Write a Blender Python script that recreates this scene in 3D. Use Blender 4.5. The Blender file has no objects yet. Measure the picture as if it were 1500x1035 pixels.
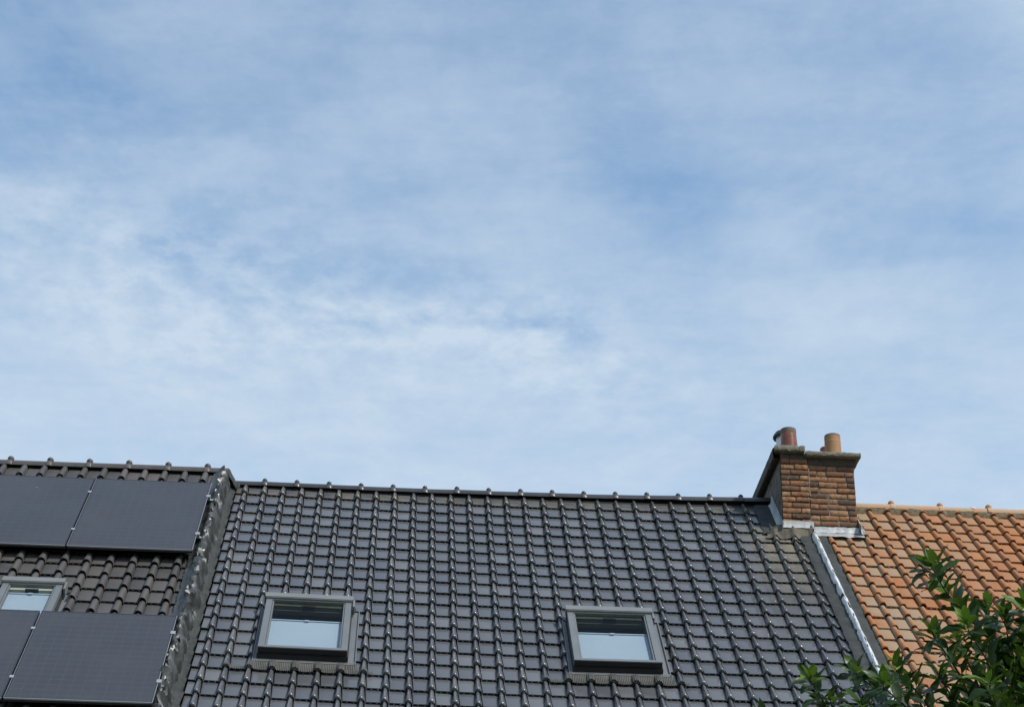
import bpy, math, random
from mathutils import Vector, Matrix, noise
random.seed(7)
R_ = math.radians
SC = bpy.context.scene
COL = SC.collection

# ------------------------------------------------------------------ camera
cd = bpy.data.cameras.new('camera')
cd.sensor_width = 36.0
cd.lens = 72.0
cd.clip_start = 0.05
cd.clip_end = 6000
cam = bpy.data.objects.new('camera', cd)
COL.objects.link(cam)
RW = ((0.99774621, 0.04285827, 0.05163012), (-0.06571071, 0.46827491, 0.88113603), (0.01358688, -0.88254279, 0.47003576))
m = Matrix(((RW[0][0], -RW[0][1], -RW[0][2], 0), (RW[1][0], -RW[1][1], -RW[1][2], 0), (RW[2][0], -RW[2][1], -RW[2][2], 1.6), (0, 0, 0, 1)))
cam.matrix_world = m
SC.camera = cam
SC.view_settings.view_transform = 'Standard'
SC.view_settings.look = 'None'
SC.view_settings.gamma = 1
SC.view_settings.exposure = 0.6

SUN_AZ, SUN_EL = 52.0, 48.0          # degrees right of "behind the camera", height
sd = Vector((math.sin(R_(SUN_AZ)) * math.cos(R_(SUN_EL)), -math.cos(R_(SUN_AZ)) * math.cos(R_(SUN_EL)), math.sin(R_(SUN_EL))))

# ------------------------------------------------------------------ world
W = bpy.data.worlds.new('World')
SC.world = W
W.use_nodes = True
nt = W.node_tree
nt.nodes.clear()
N = nt.nodes.new
LK = nt.links.new


def wmath(op, a, b=None, c=None, clamp=False):
    n = N('ShaderNodeMath')
    n.operation = op
    n.use_clamp = clamp
    for i, x in enumerate((a, b, c)):
        if x is None:
            continue
        if isinstance(x, (int, float)):
            n.inputs[i].default_value = x
        else:
            LK(x, n.inputs[i])
    return n.outputs[0]


out = N('ShaderNodeOutputWorld')
bg = N('ShaderNodeBackground')
LK(bg.outputs[0], out.inputs[0])
sky = N('ShaderNodeTexSky')
sky.sky_type = 'NISHITA'
sky.sun_disc = False
sky.sun_elevation = R_(SUN_EL)
sky.sun_rotation = math.atan2(sd.x, sd.y)
sky.air_density = 1.0
sky.dust_density = 0.6
sky.ozone_density = 1.6
tc = N('ShaderNodeTexCoord')
sep = N('ShaderNodeSeparateXYZ')
LK(tc.outputs['Generated'], sep.inputs[0])
X, Y, Z = sep.outputs
DEG = 57.29578
az0 = wmath('MULTIPLY', wmath('ARCTAN2', X, Y), DEG)
el0 = wmath('MULTIPLY', wmath('ARCSINE', Z), DEG)
# the cloud sheet: a flat layer overhead, seen in perspective
zc = wmath('MAXIMUM', Z, 0.06)
cmb = N('ShaderNodeCombineXYZ')
LK(wmath('DIVIDE', X, zc), cmb.inputs[0])
LK(wmath('DIVIDE', Y, zc), cmb.inputs[1])
cmb.inputs[2].default_value = 0.0


def wnoise(scale, detail, rough, rot=0.0, sx=1.0, sy=1.0, offs=(0, 0, 0), dist=0.0):
    mp = N('ShaderNodeMapping')
    mp.inputs['Rotation'].default_value = (0, 0, R_(rot))
    mp.inputs['Scale'].default_value = (sx, sy, 1)
    mp.inputs['Location'].default_value = offs
    LK(cmb.outputs[0], mp.inputs[0])
    t = N('ShaderNodeTexNoise')
    t.inputs['Scale'].default_value = scale
    t.inputs['Detail'].default_value = detail
    t.inputs['Roughness'].default_value = rough
    t.inputs['Distortion'].default_value = dist
    LK(mp.outputs[0], t.inputs['Vector'])
    return t


wn = wnoise(5.5, 4, 0.55, offs=(3.1, 1.7, 0))
ws = N('ShaderNodeSeparateColor')
LK(wn.outputs['Color'], ws.inputs[0])
az = wmath('ADD', az0, wmath('MULTIPLY', wmath('SUBTRACT', ws.outputs[0], 0.5), 6.0))
el = wmath('ADD', el0, wmath('MULTIPLY', wmath('SUBTRACT', ws.outputs[1], 0.5), 3.6))


def blob(a, e, sa, se, amp, tilt=0.0):
    """soft cloud bank: centre azimuth and elevation in degrees, its two half-widths, its strength"""
    da = wmath('SUBTRACT', az, a)
    de = wmath('SUBTRACT', wmath('SUBTRACT', el, e), wmath('MULTIPLY', da, tilt))
    u = wmath('DIVIDE', da, sa)
    v = wmath('DIVIDE', de, se)
    q = wmath('ADD', wmath('MULTIPLY', u, u), wmath('MULTIPLY', v, v))
    return wmath('MULTIPLY', wmath('EXPONENT', wmath('MULTIPLY', q, -1.0)), amp)


mr = N('ShaderNodeMapRange')
mr.interpolation_type = 'SMOOTHSTEP'
LK(el, mr.inputs[0])
mr.inputs[1].default_value = 34.5
mr.inputs[2].default_value = 25.5
mr.inputs[3].default_value = 0.25
mr.inputs[4].default_value = 0.74
dens = mr.outputs[0]
for b in [(-9.5, 28.2, 7.5, 2.8, 0.21, -0.13), (0.0, 27.2, 7.0, 1.6, 0.18, -0.10), (0.4, 29.5, 3.2, 0.6, 0.20, -0.12), (-5.0, 29.8, 5.5, 0.5, 0.18, -0.09), (-0.5, 28.9, 4.5, 0.30, -0.28, -0.09), (-0.5, 28.1, 6.5, 0.42, 0.20, -0.07), (14.0, 29.4, 5.0, 0.5, 0.10, 0.10),
          (-12.2, 31.8, 1.6, 1.1, 0.20, 0), (-8.6, 30.1, 2.2, 1.3, 0.12, 0),
          (-7.2, 30.4, 1.6, 0.8, -0.20, -0.3), (-0.6, 30.8, 2.6, 0.9, -0.22, -0.2), (2.8, 28.75, 2.4, 0.32, -0.22, -0.14),
          (7.4, 33.4, 2.6, 1.7, -0.24, -0.4), (11.4, 31.4, 1.5, 0.8, 0.22, 0.1), (20.5, 37.0, 3.0, 1.5, 0.42, 0.1),
          (17.5, 30.5, 4.5, 0.8, -0.24, 0.05), (-13.5, 35.0, 4.0, 2.4, -0.26, 0.0), (1.5, 34.6, 6.5, 1.6, 0.16, 0.2), (-4.5, 33.3, 3.2, 1.3, 0.10, 0.1),
          (14.5, 28.3, 6.0, 0.7, 0.12, 0.06), (5.0, 31.0, 4.0, 1.2, 0.06, 0.0)]:
    dens = wmath('ADD', dens, blob(*b))
n1 = wnoise(5.0, 7, 0.60, rot=30, sx=0.85, sy=0.7, offs=(0.3, 0.9, 0), dist=0.35)       # broad wisps
n2 = wnoise(21.0, 5, 0.58, rot=10, sx=1.0, sy=0.8, offs=(1.3, 0.2, 0))                   # small puffs
n4 = wnoise(46.0, 5, 0.62, rot=20, sx=1.0, sy=0.7, offs=(7.3, 3.2, 0), dist=0.3)       # fine mottling
n3 = wnoise(11.0, 6, 0.62, rot=50, sx=0.36, sy=1.0, offs=(2.3, 5.2, 0), dist=0.4)       # fibres


def crisp(n, a, b):
    q = N('ShaderNodeMapRange')
    q.interpolation_type = 'SMOOTHSTEP'
    q.inputs[1].default_value = a
    q.inputs[2].default_value = b
    q.inputs[3].default_value = -0.5
    q.inputs[4].default_value = 0.5
    LK(n.outputs[0], q.inputs[0])
    return q.outputs[0]


dens = wmath('ADD', dens, wmath('MULTIPLY', crisp(n1, 0.34, 0.66), 0.26))
dens = wmath('ADD', dens, wmath('MULTIPLY', crisp(n3, 0.32, 0.68), 0.18))
puff = wmath('ADD', 0.07, wmath('ADD', blob(-6, 29.6, 8.5, 2.3, 0.38, -0.12), blob(4.0, 28.2, 4.5, 1.3, 0.34, -0.12)))
dens = wmath('ADD', dens, wmath('MULTIPLY', crisp(n2, 0.36, 0.66), puff))
fine = wmath('ADD', 0.045, wmath('MULTIPLY', puff, 0.28))
dens = wmath('ADD', dens, wmath('MULTIPLY', crisp(n4, 0.34, 0.66), fine))
dens = wmath('ADD', 0.105, wmath('MULTIPLY', dens, 0.75))
dens = wmath('MINIMUM', wmath('MAXIMUM', dens, 0.0), 0.92)
mix = N('ShaderNodeMix')
mix.data_type = 'RGBA'
LK(dens, mix.inputs['Factor'])
tintn = N('ShaderNodeMix')
tintn.data_type = 'RGBA'
tintn.blend_type = 'MULTIPLY'
tintn.inputs['Factor'].default_value = 1.0
LK(sky.outputs[0], tintn.inputs['A'])
tintn.inputs['B'].default_value = (0.98, 1.03, 0.95, 1)
LK(tintn.outputs['Result'], mix.inputs['A'])
mix.inputs['B'].default_value = (2.66, 3.16, 3.70, 1)
LK(mix.outputs['Result'], bg.inputs['Color'])
bg.inputs['Strength'].default_value = 0.15

# ------------------------------------------------------------------ sun
sl = bpy.data.lights.new('sun', 'SUN')
sl.energy = 2.5
sl.angle = R_(0.53)
sl.color = (1.0, 0.94, 0.85)
so = bpy.data.objects.new('sun', sl)
COL.objects.link(so)
so.rotation_euler = sd.to_track_quat('Z', 'Y').to_euler()


# ------------------------------------------------------------------ materials
def mat(name, base=(0.5, 0.5, 0.5), rough=0.5, metal=0.0, spec=0.5):
    mt = bpy.data.materials.new(name)
    mt.use_nodes = True
    b = mt.node_tree.nodes['Principled BSDF']
    b.inputs['Base Color'].default_value = (*base, 1)
    b.inputs['Roughness'].default_value = rough
    b.inputs['Metallic'].default_value = metal
    b.inputs['Specular IOR Level'].default_value = spec
    return mt


class NB:
    """small node builder on a material"""
    def __init__(s, mt):
        s.t = mt.node_tree
        s.b = s.t.nodes['Principled BSDF']
        s.tc = s.t.nodes.new('ShaderNodeTexCoord')

    def n(s, kind, **kw):
        x = s.t.nodes.new(kind)
        for k, v in kw.items():
            setattr(x, k, v)
        return x

    def l(s, a, b):
        s.t.links.new(a, b)

    def math(s, op, a, b=None, clamp=False):
        n = s.n('ShaderNodeMath', operation=op, use_clamp=clamp)
        for i, x in enumerate((a, b)):
            if x is None:
                continue
            if isinstance(x, (int, float)):
                n.inputs[i].default_value = x
            else:
                s.l(x, n.inputs[i])
        return n.outputs[0]

    def noise(s, scale, detail=4, rough=0.55, vec=None, sx=1, sy=1, sz=1, off=(0, 0, 0)):
        mp = s.n('ShaderNodeMapping')
        mp.inputs['Scale'].default_value = (sx, sy, sz)
        mp.inputs['Location'].default_value = off
        s.l(vec if vec is not None else s.tc.outputs['Object'], mp.inputs[0])
        t = s.n('ShaderNodeTexNoise')
        t.inputs['Scale'].default_value = scale
        t.inputs['Detail'].default_value = detail
        t.inputs['Roughness'].default_value = rough
        s.l(mp.outputs[0], t.inputs['Vector'])
        return t.outputs[0]

    def attr(s, name='tint'):
        a = s.n('ShaderNodeAttribute', attribute_name=name)
        return a.outputs['Fac']

    def ramp(s, fac, stops):
        r = s.n('ShaderNodeValToRGB')
        e = r.color_ramp.elements
        while len(e) < len(stops):
            e.new(0.5)
        for i, (p, c) in enumerate(stops):
            e[i].position = p
            e[i].color = (*c, 1)
        s.l(fac, r.inputs[0])
        return r.outputs[0]

    def mix(s, fac, a, b, mode='MIX'):
        n = s.n('ShaderNodeMix', data_type='RGBA', blend_type=mode)
        for nm, x in (('Factor', fac), ('A', a), ('B', b)):
            if isinstance(x, (int, float)):
                n.inputs[nm].default_value = x
            elif isinstance(x, tuple):
                n.inputs[nm].default_value = (*x, 1)
            else:
                s.l(x, n.inputs[nm])
        return n.outputs['Result']

    def maprange(s, x, a, b, c=0.0, d=1.0):
        n = s.n('ShaderNodeMapRange')
        n.inputs[1].default_value = a
        n.inputs[2].default_value = b
        n.inputs[3].default_value = c
        n.inputs[4].default_value = d
        s.l(x, n.inputs[0])
        return n.outputs[0]

    def bump(s, h, dist=0.002, strength=1.0):
        n = s.n('ShaderNodeBump')
        n.inputs['Distance'].default_value = dist
        n.inputs['Strength'].default_value = strength
        s.l(h, n.inputs['Height'])
        s.l(n.outputs[0], s.b.inputs['Normal'])

    def sep(s):
        n = s.n('ShaderNodeSeparateXYZ')
        s.l(s.tc.outputs['Object'], n.inputs[0])
        return n.outputs

    def color(s, c):
        s.l(c, s.b.inputs['Base Color'])

    def rough(s, c):
        s.l(c, s.b.inputs['Roughness'])


def m_black_tile():
    mt = mat('glazed_black_tile', rough=0.3)
    k = NB(mt)
    base = k.ramp(k.attr(), [(0.0, (0.078, 0.081, 0.087)), (0.7, (0.096, 0.098, 0.104)), (1.0, (0.125, 0.126, 0.130))])
    dust = k.maprange(k.noise(1.6, 6, 0.65), 0.42, 0.72)
    base = k.mix(k.math('MULTIPLY', dust, 0.18), base, (0.085, 0.083, 0.078))
    # lichen and dirt that has washed down below the chimney
    x, y, z = k.sep()
    mx = k.math('MULTIPLY', k.maprange(x, 5.15, 5.50), k.maprange(x, 6.1, 5.85))
    my = k.math('MULTIPLY', k.maprange(y, -2.7, -1.0), k.maprange(y, -0.2, -0.5))
    st = k.math('MULTIPLY', k.math('MULTIPLY', mx, my), k.maprange(k.noise(7, 5, 0.7), 0.33, 0.55))
    pan = k.maprange(z, -0.012, -0.024)
    st = k.math('MULTIPLY', st, k.math('ADD', k.math('MULTIPLY', pan, 0.8), 0.12))
    base = k.mix(st, base, (0.175, 0.155, 0.115))
    # sooty grey film just under the ridge
    film = k.math('MULTIPLY', k.maprange(y, -0.16, -0.02), k.maprange(k.noise(5, 5, 0.7, sx=1, sy=0.3), 0.4, 0.6))
    base = k.mix(k.math('MULTIPLY', film, 0.6), base, (0.15, 0.135, 0.11))
    k.color(base)
    rg = k.math('ADD', k.maprange(k.noise(9, 4, 0.6), 0.3, 0.7, 0.14, 0.25), k.math('MULTIPLY', st, 0.4))
    k.rough(rg)
    k.bump(k.noise(14, 3, 0.5), 0.004, 0.35)
    return mt


def m_brown_tile():
    mt = mat('matt_brown_tile', rough=0.6)
    k = NB(mt)
    base = k.ramp(k.attr(), [(0.0, (0.044, 0.042, 0.041)), (0.6, (0.058, 0.055, 0.054)), (1.0, (0.078, 0.072, 0.068))])
    base = k.mix(k.maprange(k.noise(3, 6, 0.7), 0.45, 0.75, 0, 0.5), base, (0.10, 0.086, 0.074))
    base = k.mix(k.maprange(k.noise(60, 3, 0.7), 0.5, 0.8, 0, 0.4), base, (0.05, 0.045, 0.042))
    k.color(base)
    k.rough(k.maprange(k.noise(8, 3), 0.3, 0.7, 0.48, 0.7))
    k.bump(k.noise(90, 3, 0.6), 0.002, 0.5)
    return mt


def m_orange_tile():
    mt = mat('weathered_orange_tile', rough=0.8, spec=0.25)
    k = NB(mt)
    x, y, z = k.sep()
    base = k.ramp(k.attr(), [(0.0, (0.30, 0.112, 0.040)), (0.45, (0.345, 0.136, 0.049)), (0.75, (0.365, 0.152, 0.058)), (1.0, (0.32, 0.120, 0.045))])
    base = k.mix(k.maprange(k.noise(5, 6, 0.7), 0.40, 0.75, 0, 0.6), base, (0.31, 0.185, 0.10))
    # grey weathering, heaviest on the pans below the chimney
    pan = k.maprange(z, -0.010, -0.020)
    near = k.maprange(x, 8.2, 6.4, 0.26, 0.95)
    g2 = k.attr('tint2')
    w = k.math('MULTIPLY', k.math('MULTIPLY', pan, near), k.maprange(k.math('ADD', k.noise(3.0, 6, 0.65), k.math('MULTIPLY', g2, 0.35)), 0.46, 0.80))
    base = k.mix(w, base, (0.285, 0.215, 0.145))
    spot = k.maprange(k.noise(26, 5, 0.75), 0.60, 0.70)
    base = k.mix(k.math('MULTIPLY', spot, 0.5), base, (0.20, 0.145, 0.10))
    lich = k.maprange(k.noise(17, 5, 0.7, off=(4, 2, 0)), 0.66, 0.72)
    base = k.mix(k.math('MULTIPLY', lich, 0.55), base, (0.48, 0.45, 0.37))
    k.color(base)
    k.bump(k.noise(70, 4, 0.65), 0.003, 0.6)
    return mt


def m_noise(name, c0, c1, scale=6, rough=0.7, metal=0.0, bump=0.002, c2=None, bscale=None, spec=0.4):
    mt = mat(name, c0, rough, metal, spec)
    k = NB(mt)
    f = k.noise(scale, 6, 0.65)
    st = [(0.32, c0), (0.66, c1)] + ([(0.74, c2)] if c2 else [])
    k.color(k.ramp(f, st))
    if bump:
        k.bump(k.noise(bscale or scale * 6, 4, 0.6), bump, 0.7)
    return mt


def m_lead(name, c0, c1, rough=0.42, metal=0.75, crease=False):
    mt = mat(name, c0, rough, metal, 0.5 if metal else 0.15)
    k = NB(mt)
    k.color(k.ramp(k.noise(5, 6, 0.7), [(0.3, c0), (0.7, c1)]))
    k.rough(k.maprange(k.noise(12, 4), 0.3, 0.7, rough - 0.1, rough + 0.12))
    k.bump(k.noise(*((34, 4, 0.6) if crease else (30, 4, 0.6))), 0.006 if crease else 0.004, 0.6 if crease else 0.5)
    return mt


def m_tinted(name, stops, rough=0.85, bs=60, bd=0.003):
    mt = mat(name, rough=rough, spec=0.25)
    k = NB(mt)
    c = k.ramp(k.attr(), stops)
    c = k.mix(k.maprange(k.noise(22, 6, 0.75), 0.38, 0.62, 0, 0.80), c, (0.085, 0.056, 0.038))
    c = k.mix(k.maprange(k.noise(40, 4, 0.7, off=(3, 1, 5)), 0.56, 0.70, 0, 0.6), c, (0.30, 0.235, 0.16))
    k.color(c)
    k.bump(k.noise(bs, 4, 0.65), bd, 0.8)
    return mt


def m_panel():
    mt = mat('panel_glass', rough=0.25, spec=0.5)
    k = NB(mt)
    x, y, z = k.sep()
    # fine printed bus lines and cell joints, as on a black module
    fx = k.math('ABSOLUTE', k.math('SUBTRACT', k.math('FRACT', k.math('MULTIPLY', x, 10.4)), 0.5))
    fy = k.math('ABSOLUTE', k.math('SUBTRACT', k.math('FRACT', k.math('MULTIPLY', y, 10.4)), 0.5))
    lx = k.maprange(fx, 0.455, 0.475)
    ly = k.maprange(fy, 0.455, 0.475)
    ln = k.math('MAXIMUM', k.math('MULTIPLY', lx, 0.6), ly)
    c = k.mix(ln, (0.030, 0.031, 0.037), (0.060, 0.062, 0.070))
    c = k.mix(k.maprange(k.noise(1.8, 5, 0.6), 0.35, 0.7, 0.2, 0.75), c, (0.048, 0.048, 0.052))
    drop = k.maprange(k.noise(24, 2, 0.5), 0.80, 0.815)
    c = k.mix(k.math('MULTIPLY', drop, 0.8), c, (0.42, 0.42, 0.40))
    k.color(c)
    k.rough(k.maprange(k.noise(2.5, 4), 0.3, 0.7, 0.30, 0.42))
    return mt


def m_glass():
    mt = bpy.data.materials.new('window_glass')
    mt.use_nodes = True
    t = mt.node_tree
    t.nodes.clear()
    o = t.nodes.new('ShaderNodeOutputMaterial')
    mx = t.nodes.new('ShaderNodeMixShader')
    tr = t.nodes.new('ShaderNodeBsdfTransparent')
    tr.inputs[0].default_value = (0.90, 0.92, 0.92, 1)
    gl = t.nodes.new('ShaderNodeBsdfGlossy')
    gl.inputs['Roughness'].default_value = 0.02
    # coated glass: Schlick reflection, the same from either side of each face
    ge = t.nodes.new('ShaderNodeNewGeometry')
    dt = t.nodes.new('ShaderNodeVectorMath')
    dt.operation = 'DOT_PRODUCT'
    t.links.new(ge.outputs['Normal'], dt.inputs[0])
    t.links.new(ge.outputs['Incoming'], dt.inputs[1])

    def mm(op, a, b=None):
        n = t.nodes.new('ShaderNodeMath')
        n.operation = op
        for i, x in enumerate((a, b)):
            if isinstance(x, (int, float)):
                n.inputs[i].default_value = x
            elif x is not None:
                t.links.new(x, n.inputs[i])
        return n.outputs[0]
    sch = mm('POWER', mm('SUBTRACT', 1.0, mm('ABSOLUTE', dt.outputs['Value'])), 5.0)
    fac = mm('ADD', mm('MULTIPLY', sch, 0.22), 0.008)
    t.links.new(fac, mx.inputs[0])
    t.links.new(tr.outputs[0], mx.inputs[1])
    t.links.new(gl.outputs[0], mx.inputs[2])
    t.links.new(mx.outputs[0], o.inputs[0])
    return mt


def m_leaf():
    mt = mat('laurel_leaf', rough=0.34, spec=0.5)
    k = NB(mt)
    c = k.ramp(k.attr(), [(0.0, (0.015, 0.034, 0.009)), (0.5, (0.036, 0.076, 0.015)), (0.75, (0.10, 0.175, 0.022)), (1.0, (0.18, 0.275, 0.036))])
    c = k.mix(k.maprange(k.noise(9, 3), 0.35, 0.7, 0, 0.35), c, (0.02, 0.035, 0.02))
    k.color(c)
    k.rough(k.maprange(k.noise(20, 3), 0.3, 0.7, 0.30, 0.50))
    k.b.inputs['Specular IOR Level'].default_value = 0.22
    tl = k.n('ShaderNodeBsdfTranslucent')
    tcx = k.mix(0.5, c, (0.10, 0.20, 0.02))
    k.l(tcx, tl.inputs[0])
    mx = k.n('ShaderNodeMixShader')
    mx.inputs[0].default_value = 0.22
    k.l(k.b.outputs[0], mx.inputs[1])
    k.l(tl.outputs[0], mx.inputs[2])
    k.l(mx.outputs[0], k.t.nodes['Material Output'].inputs[0])
    return mt


def m_brickwall(name, a, b):
    mt = mat(name, a, 0.85)
    k = NB(mt)
    br = k.n('ShaderNodeTexBrick')
    br.inputs['Color1'].default_value = (*a, 1)
    br.inputs['Color2'].default_value = (*b, 1)
    br.inputs['Mortar'].default_value = (0.35, 0.32, 0.28, 1)
    br.inputs['Scale'].default_value = 1.0
    br.inputs['Brick Width'].default_value = 0.21
    br.inputs['Row Height'].default_value = 0.065
    br.inputs['Mortar Size'].default_value = 0.008
    mp = k.n('ShaderNodeMapping')
    mp.inputs['Rotation'].default_value = (R_(90), 0, 0)
    k.l(k.tc.outputs['Object'], mp.inputs[0])
    k.l(mp.outputs[0], br.inputs['Vector'])
    k.color(br.outputs[0])
    return mt


M = dict(
    black=m_black_tile(), brown=m_brown_tile(), orange=m_orange_tile(),
    brownridge=m_noise('brown_ridge_clay', (0.055, 0.049, 0.049), (0.078, 0.069, 0.067), 6, 0.5, bump=0.002),
    blackridge=m_noise('black_ridge_clay', (0.032, 0.032, 0.037), (0.048, 0.047, 0.051), 6, 0.34, bump=0.001),
    orangeridge=m_noise('pale_orange_ridge_clay', (0.46, 0.235, 0.125), (0.40, 0.29, 0.19), 5, 0.85, bump=0.004, c2=(0.30, 0.25, 0.19)),
    mossmortar=m_noise('mossy_mortar', (0.07, 0.06, 0.03), (0.24, 0.18, 0.11), 24, 0.95, bump=0.02, c2=(0.34, 0.29, 0.22)),
    mortar=m_noise('grey_mortar', (0.05, 0.042, 0.034), (0.28, 0.245, 0.19), 14, 0.95, bump=0.006, c2=(0.12, 0.10, 0.08)),
    render=m_noise('grey_cement_render', (0.22, 0.20, 0.175), (0.32, 0.295, 0.26), 7, 0.95, bump=0.006, c2=(0.14, 0.12, 0.10)),
    concrete=m_noise('lichen_concrete', (0.10, 0.092, 0.07), (0.21, 0.195, 0.15), 26, 0.95, bump=0.014, c2=(0.045, 0.04, 0.03), bscale=45),
    brick=m_tinted('old_brick', [(0.0, (0.085, 0.052, 0.036)), (0.25, (0.24, 0.110, 0.056)), (0.55, (0.36, 0.160, 0.074)), (0.8, (0.42, 0.225, 0.110)), (1.0, (0.35, 0.225, 0.125))]),
    lead=m_lead('dark_lead', (0.085, 0.09, 0.088), (0.17, 0.17, 0.163), 0.46, 0.75, True),
    glarelead=m_lead('glare_pale_lead', (0.50, 0.51, 0.51), (0.76, 0.77, 0.77), 0.5, 0.1), upstand=m_lead('pale_upstand_zinc', (0.26, 0.29, 0.31), (0.46, 0.49, 0.51), 0.6, 0.0),
    capshade=m_noise('dark_cap_shade', (0.030, 0.022, 0.020), (0.055, 0.040, 0.035), 12, 0.8, bump=0.003), flank=m_noise('grey_flank_render', (0.055, 0.048, 0.040), (0.16, 0.142, 0.12), 9, 0.95, bump=0.02, c2=(0.12, 0.10, 0.08), bscale=22),
    corbel=m_noise('shade_dark_corbel_mortar', (0.045, 0.037, 0.03), (0.085, 0.07, 0.055), 14, 0.95, bump=0.004, c2=(0.05, 0.042, 0.035)),
    leadflat=m_lead('weathered_lead', (0.030, 0.034, 0.035), (0.060, 0.065, 0.066), 0.75, 0.0),
    dirtylead=m_lead('dirty_lead', (0.06, 0.055, 0.045), (0.17, 0.148, 0.11), 0.75, 0.0),
    zinc=m_lead('pale_zinc', (0.26, 0.275, 0.285), (0.37, 0.38, 0.38), 0.5, 0.35),
    apron=m_noise('pleated_apron_metal', (0.058, 0.058, 0.054), (0.098, 0.096, 0.088), 9, 0.6, 0.2, bump=0.0),
    grey=m_noise('grey_aluminium', (0.135, 0.147, 0.155), (0.165, 0.175, 0.18), 3, 0.45, 0.15, bump=0.0),
    palegrey=m_noise('pale_grey_aluminium', (0.165, 0.172, 0.172), (0.20, 0.205, 0.20), 3, 0.45, 0.15, bump=0.0),
    dark=mat('black_frame', (0.018, 0.018, 0.02), 0.35),
    olive=m_noise('dark_olive_lining', (0.045, 0.048, 0.034), (0.07, 0.072, 0.052), 3, 0.7, bump=0.0),
    cream=mat('cream_lining', (0.46, 0.45, 0.38), 0.6),
    blind=m_noise('pale_blue_blind', (0.33, 0.395, 0.475), (0.355, 0.42, 0.50), 1.5, 0.8, bump=0.0),
    panel=m_panel(), panelframe=mat('black_anodised_frame', (0.06, 0.06, 0.065), 0.35, 0.6),
    alu=mat('bare_aluminium', (0.62, 0.63, 0.63), 0.35, 0.8), glass=m_glass(),
    pot_red=m_noise('glazed_red_brown_clay', (0.15, 0.047, 0.030), (0.21, 0.075, 0.045), 9, 0.28, bump=0.003, c2=(0.10, 0.04, 0.03)),
    pot_ochre=m_noise('ochre_clay', (0.29, 0.145, 0.062), (0.36, 0.20, 0.10), 11, 0.7, bump=0.003, c2=(0.20, 0.085, 0.042)),
    soot=m_noise('sooty_rim', (0.10, 0.075, 0.06), (0.17, 0.12, 0.09), 20, 0.8, bump=0.002),
    white=m_noise('white_painted_metal', (0.62, 0.63, 0.60), (0.70, 0.70, 0.68), 12, 0.5, bump=0.0),
    blackmetal=mat('black_metal', (0.03, 0.028, 0.028), 0.4, 0.3),
    leaf=m_leaf(), bark=m_noise('laurel_bark', (0.045, 0.042, 0.024), (0.085, 0.078, 0.045), 25, 0.9, bump=0.004),
    wall=m_brickwall('red_brick_wall', (0.30, 0.13, 0.08), (0.24, 0.10, 0.065)),
    wall2=m_brickwall('brown_brick_wall', (0.22, 0.13, 0.09), (0.18, 0.10, 0.07)),
    under=mat('dark_underlay', (0.02, 0.019, 0.018), 0.9),
    lawn=m_noise('lawn_grass', (0.018, 0.032, 0.010), (0.035, 0.05, 0.018), 0.7, 0.95, bump=0.03, bscale=8),
)

# ------------------------------------------------------------------ mesh helpers
OFF = Vector((-1.65251341, 20.11623101, 10.54540679))   # roof frame: x along the ridge, y up the slope, z out of the roof
GA = 0.26268529
S2 = math.sqrt(0.5)
ROOF = Matrix.Translation(OFF) @ Matrix.Rotation(R_(45), 4, 'X')


def sag(u):
    """the old roof dips a little between the party walls"""
    return 0.0306 * max(0.0, 1 - ((u - 2.9) / 3.0) ** 2)


def P(u, v, n):
    s = sag(u) * S2
    return (u, -v - s, n - s)


def PW(u, v, n):
    return ROOF @ Vector(P(u, v, n))


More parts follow.
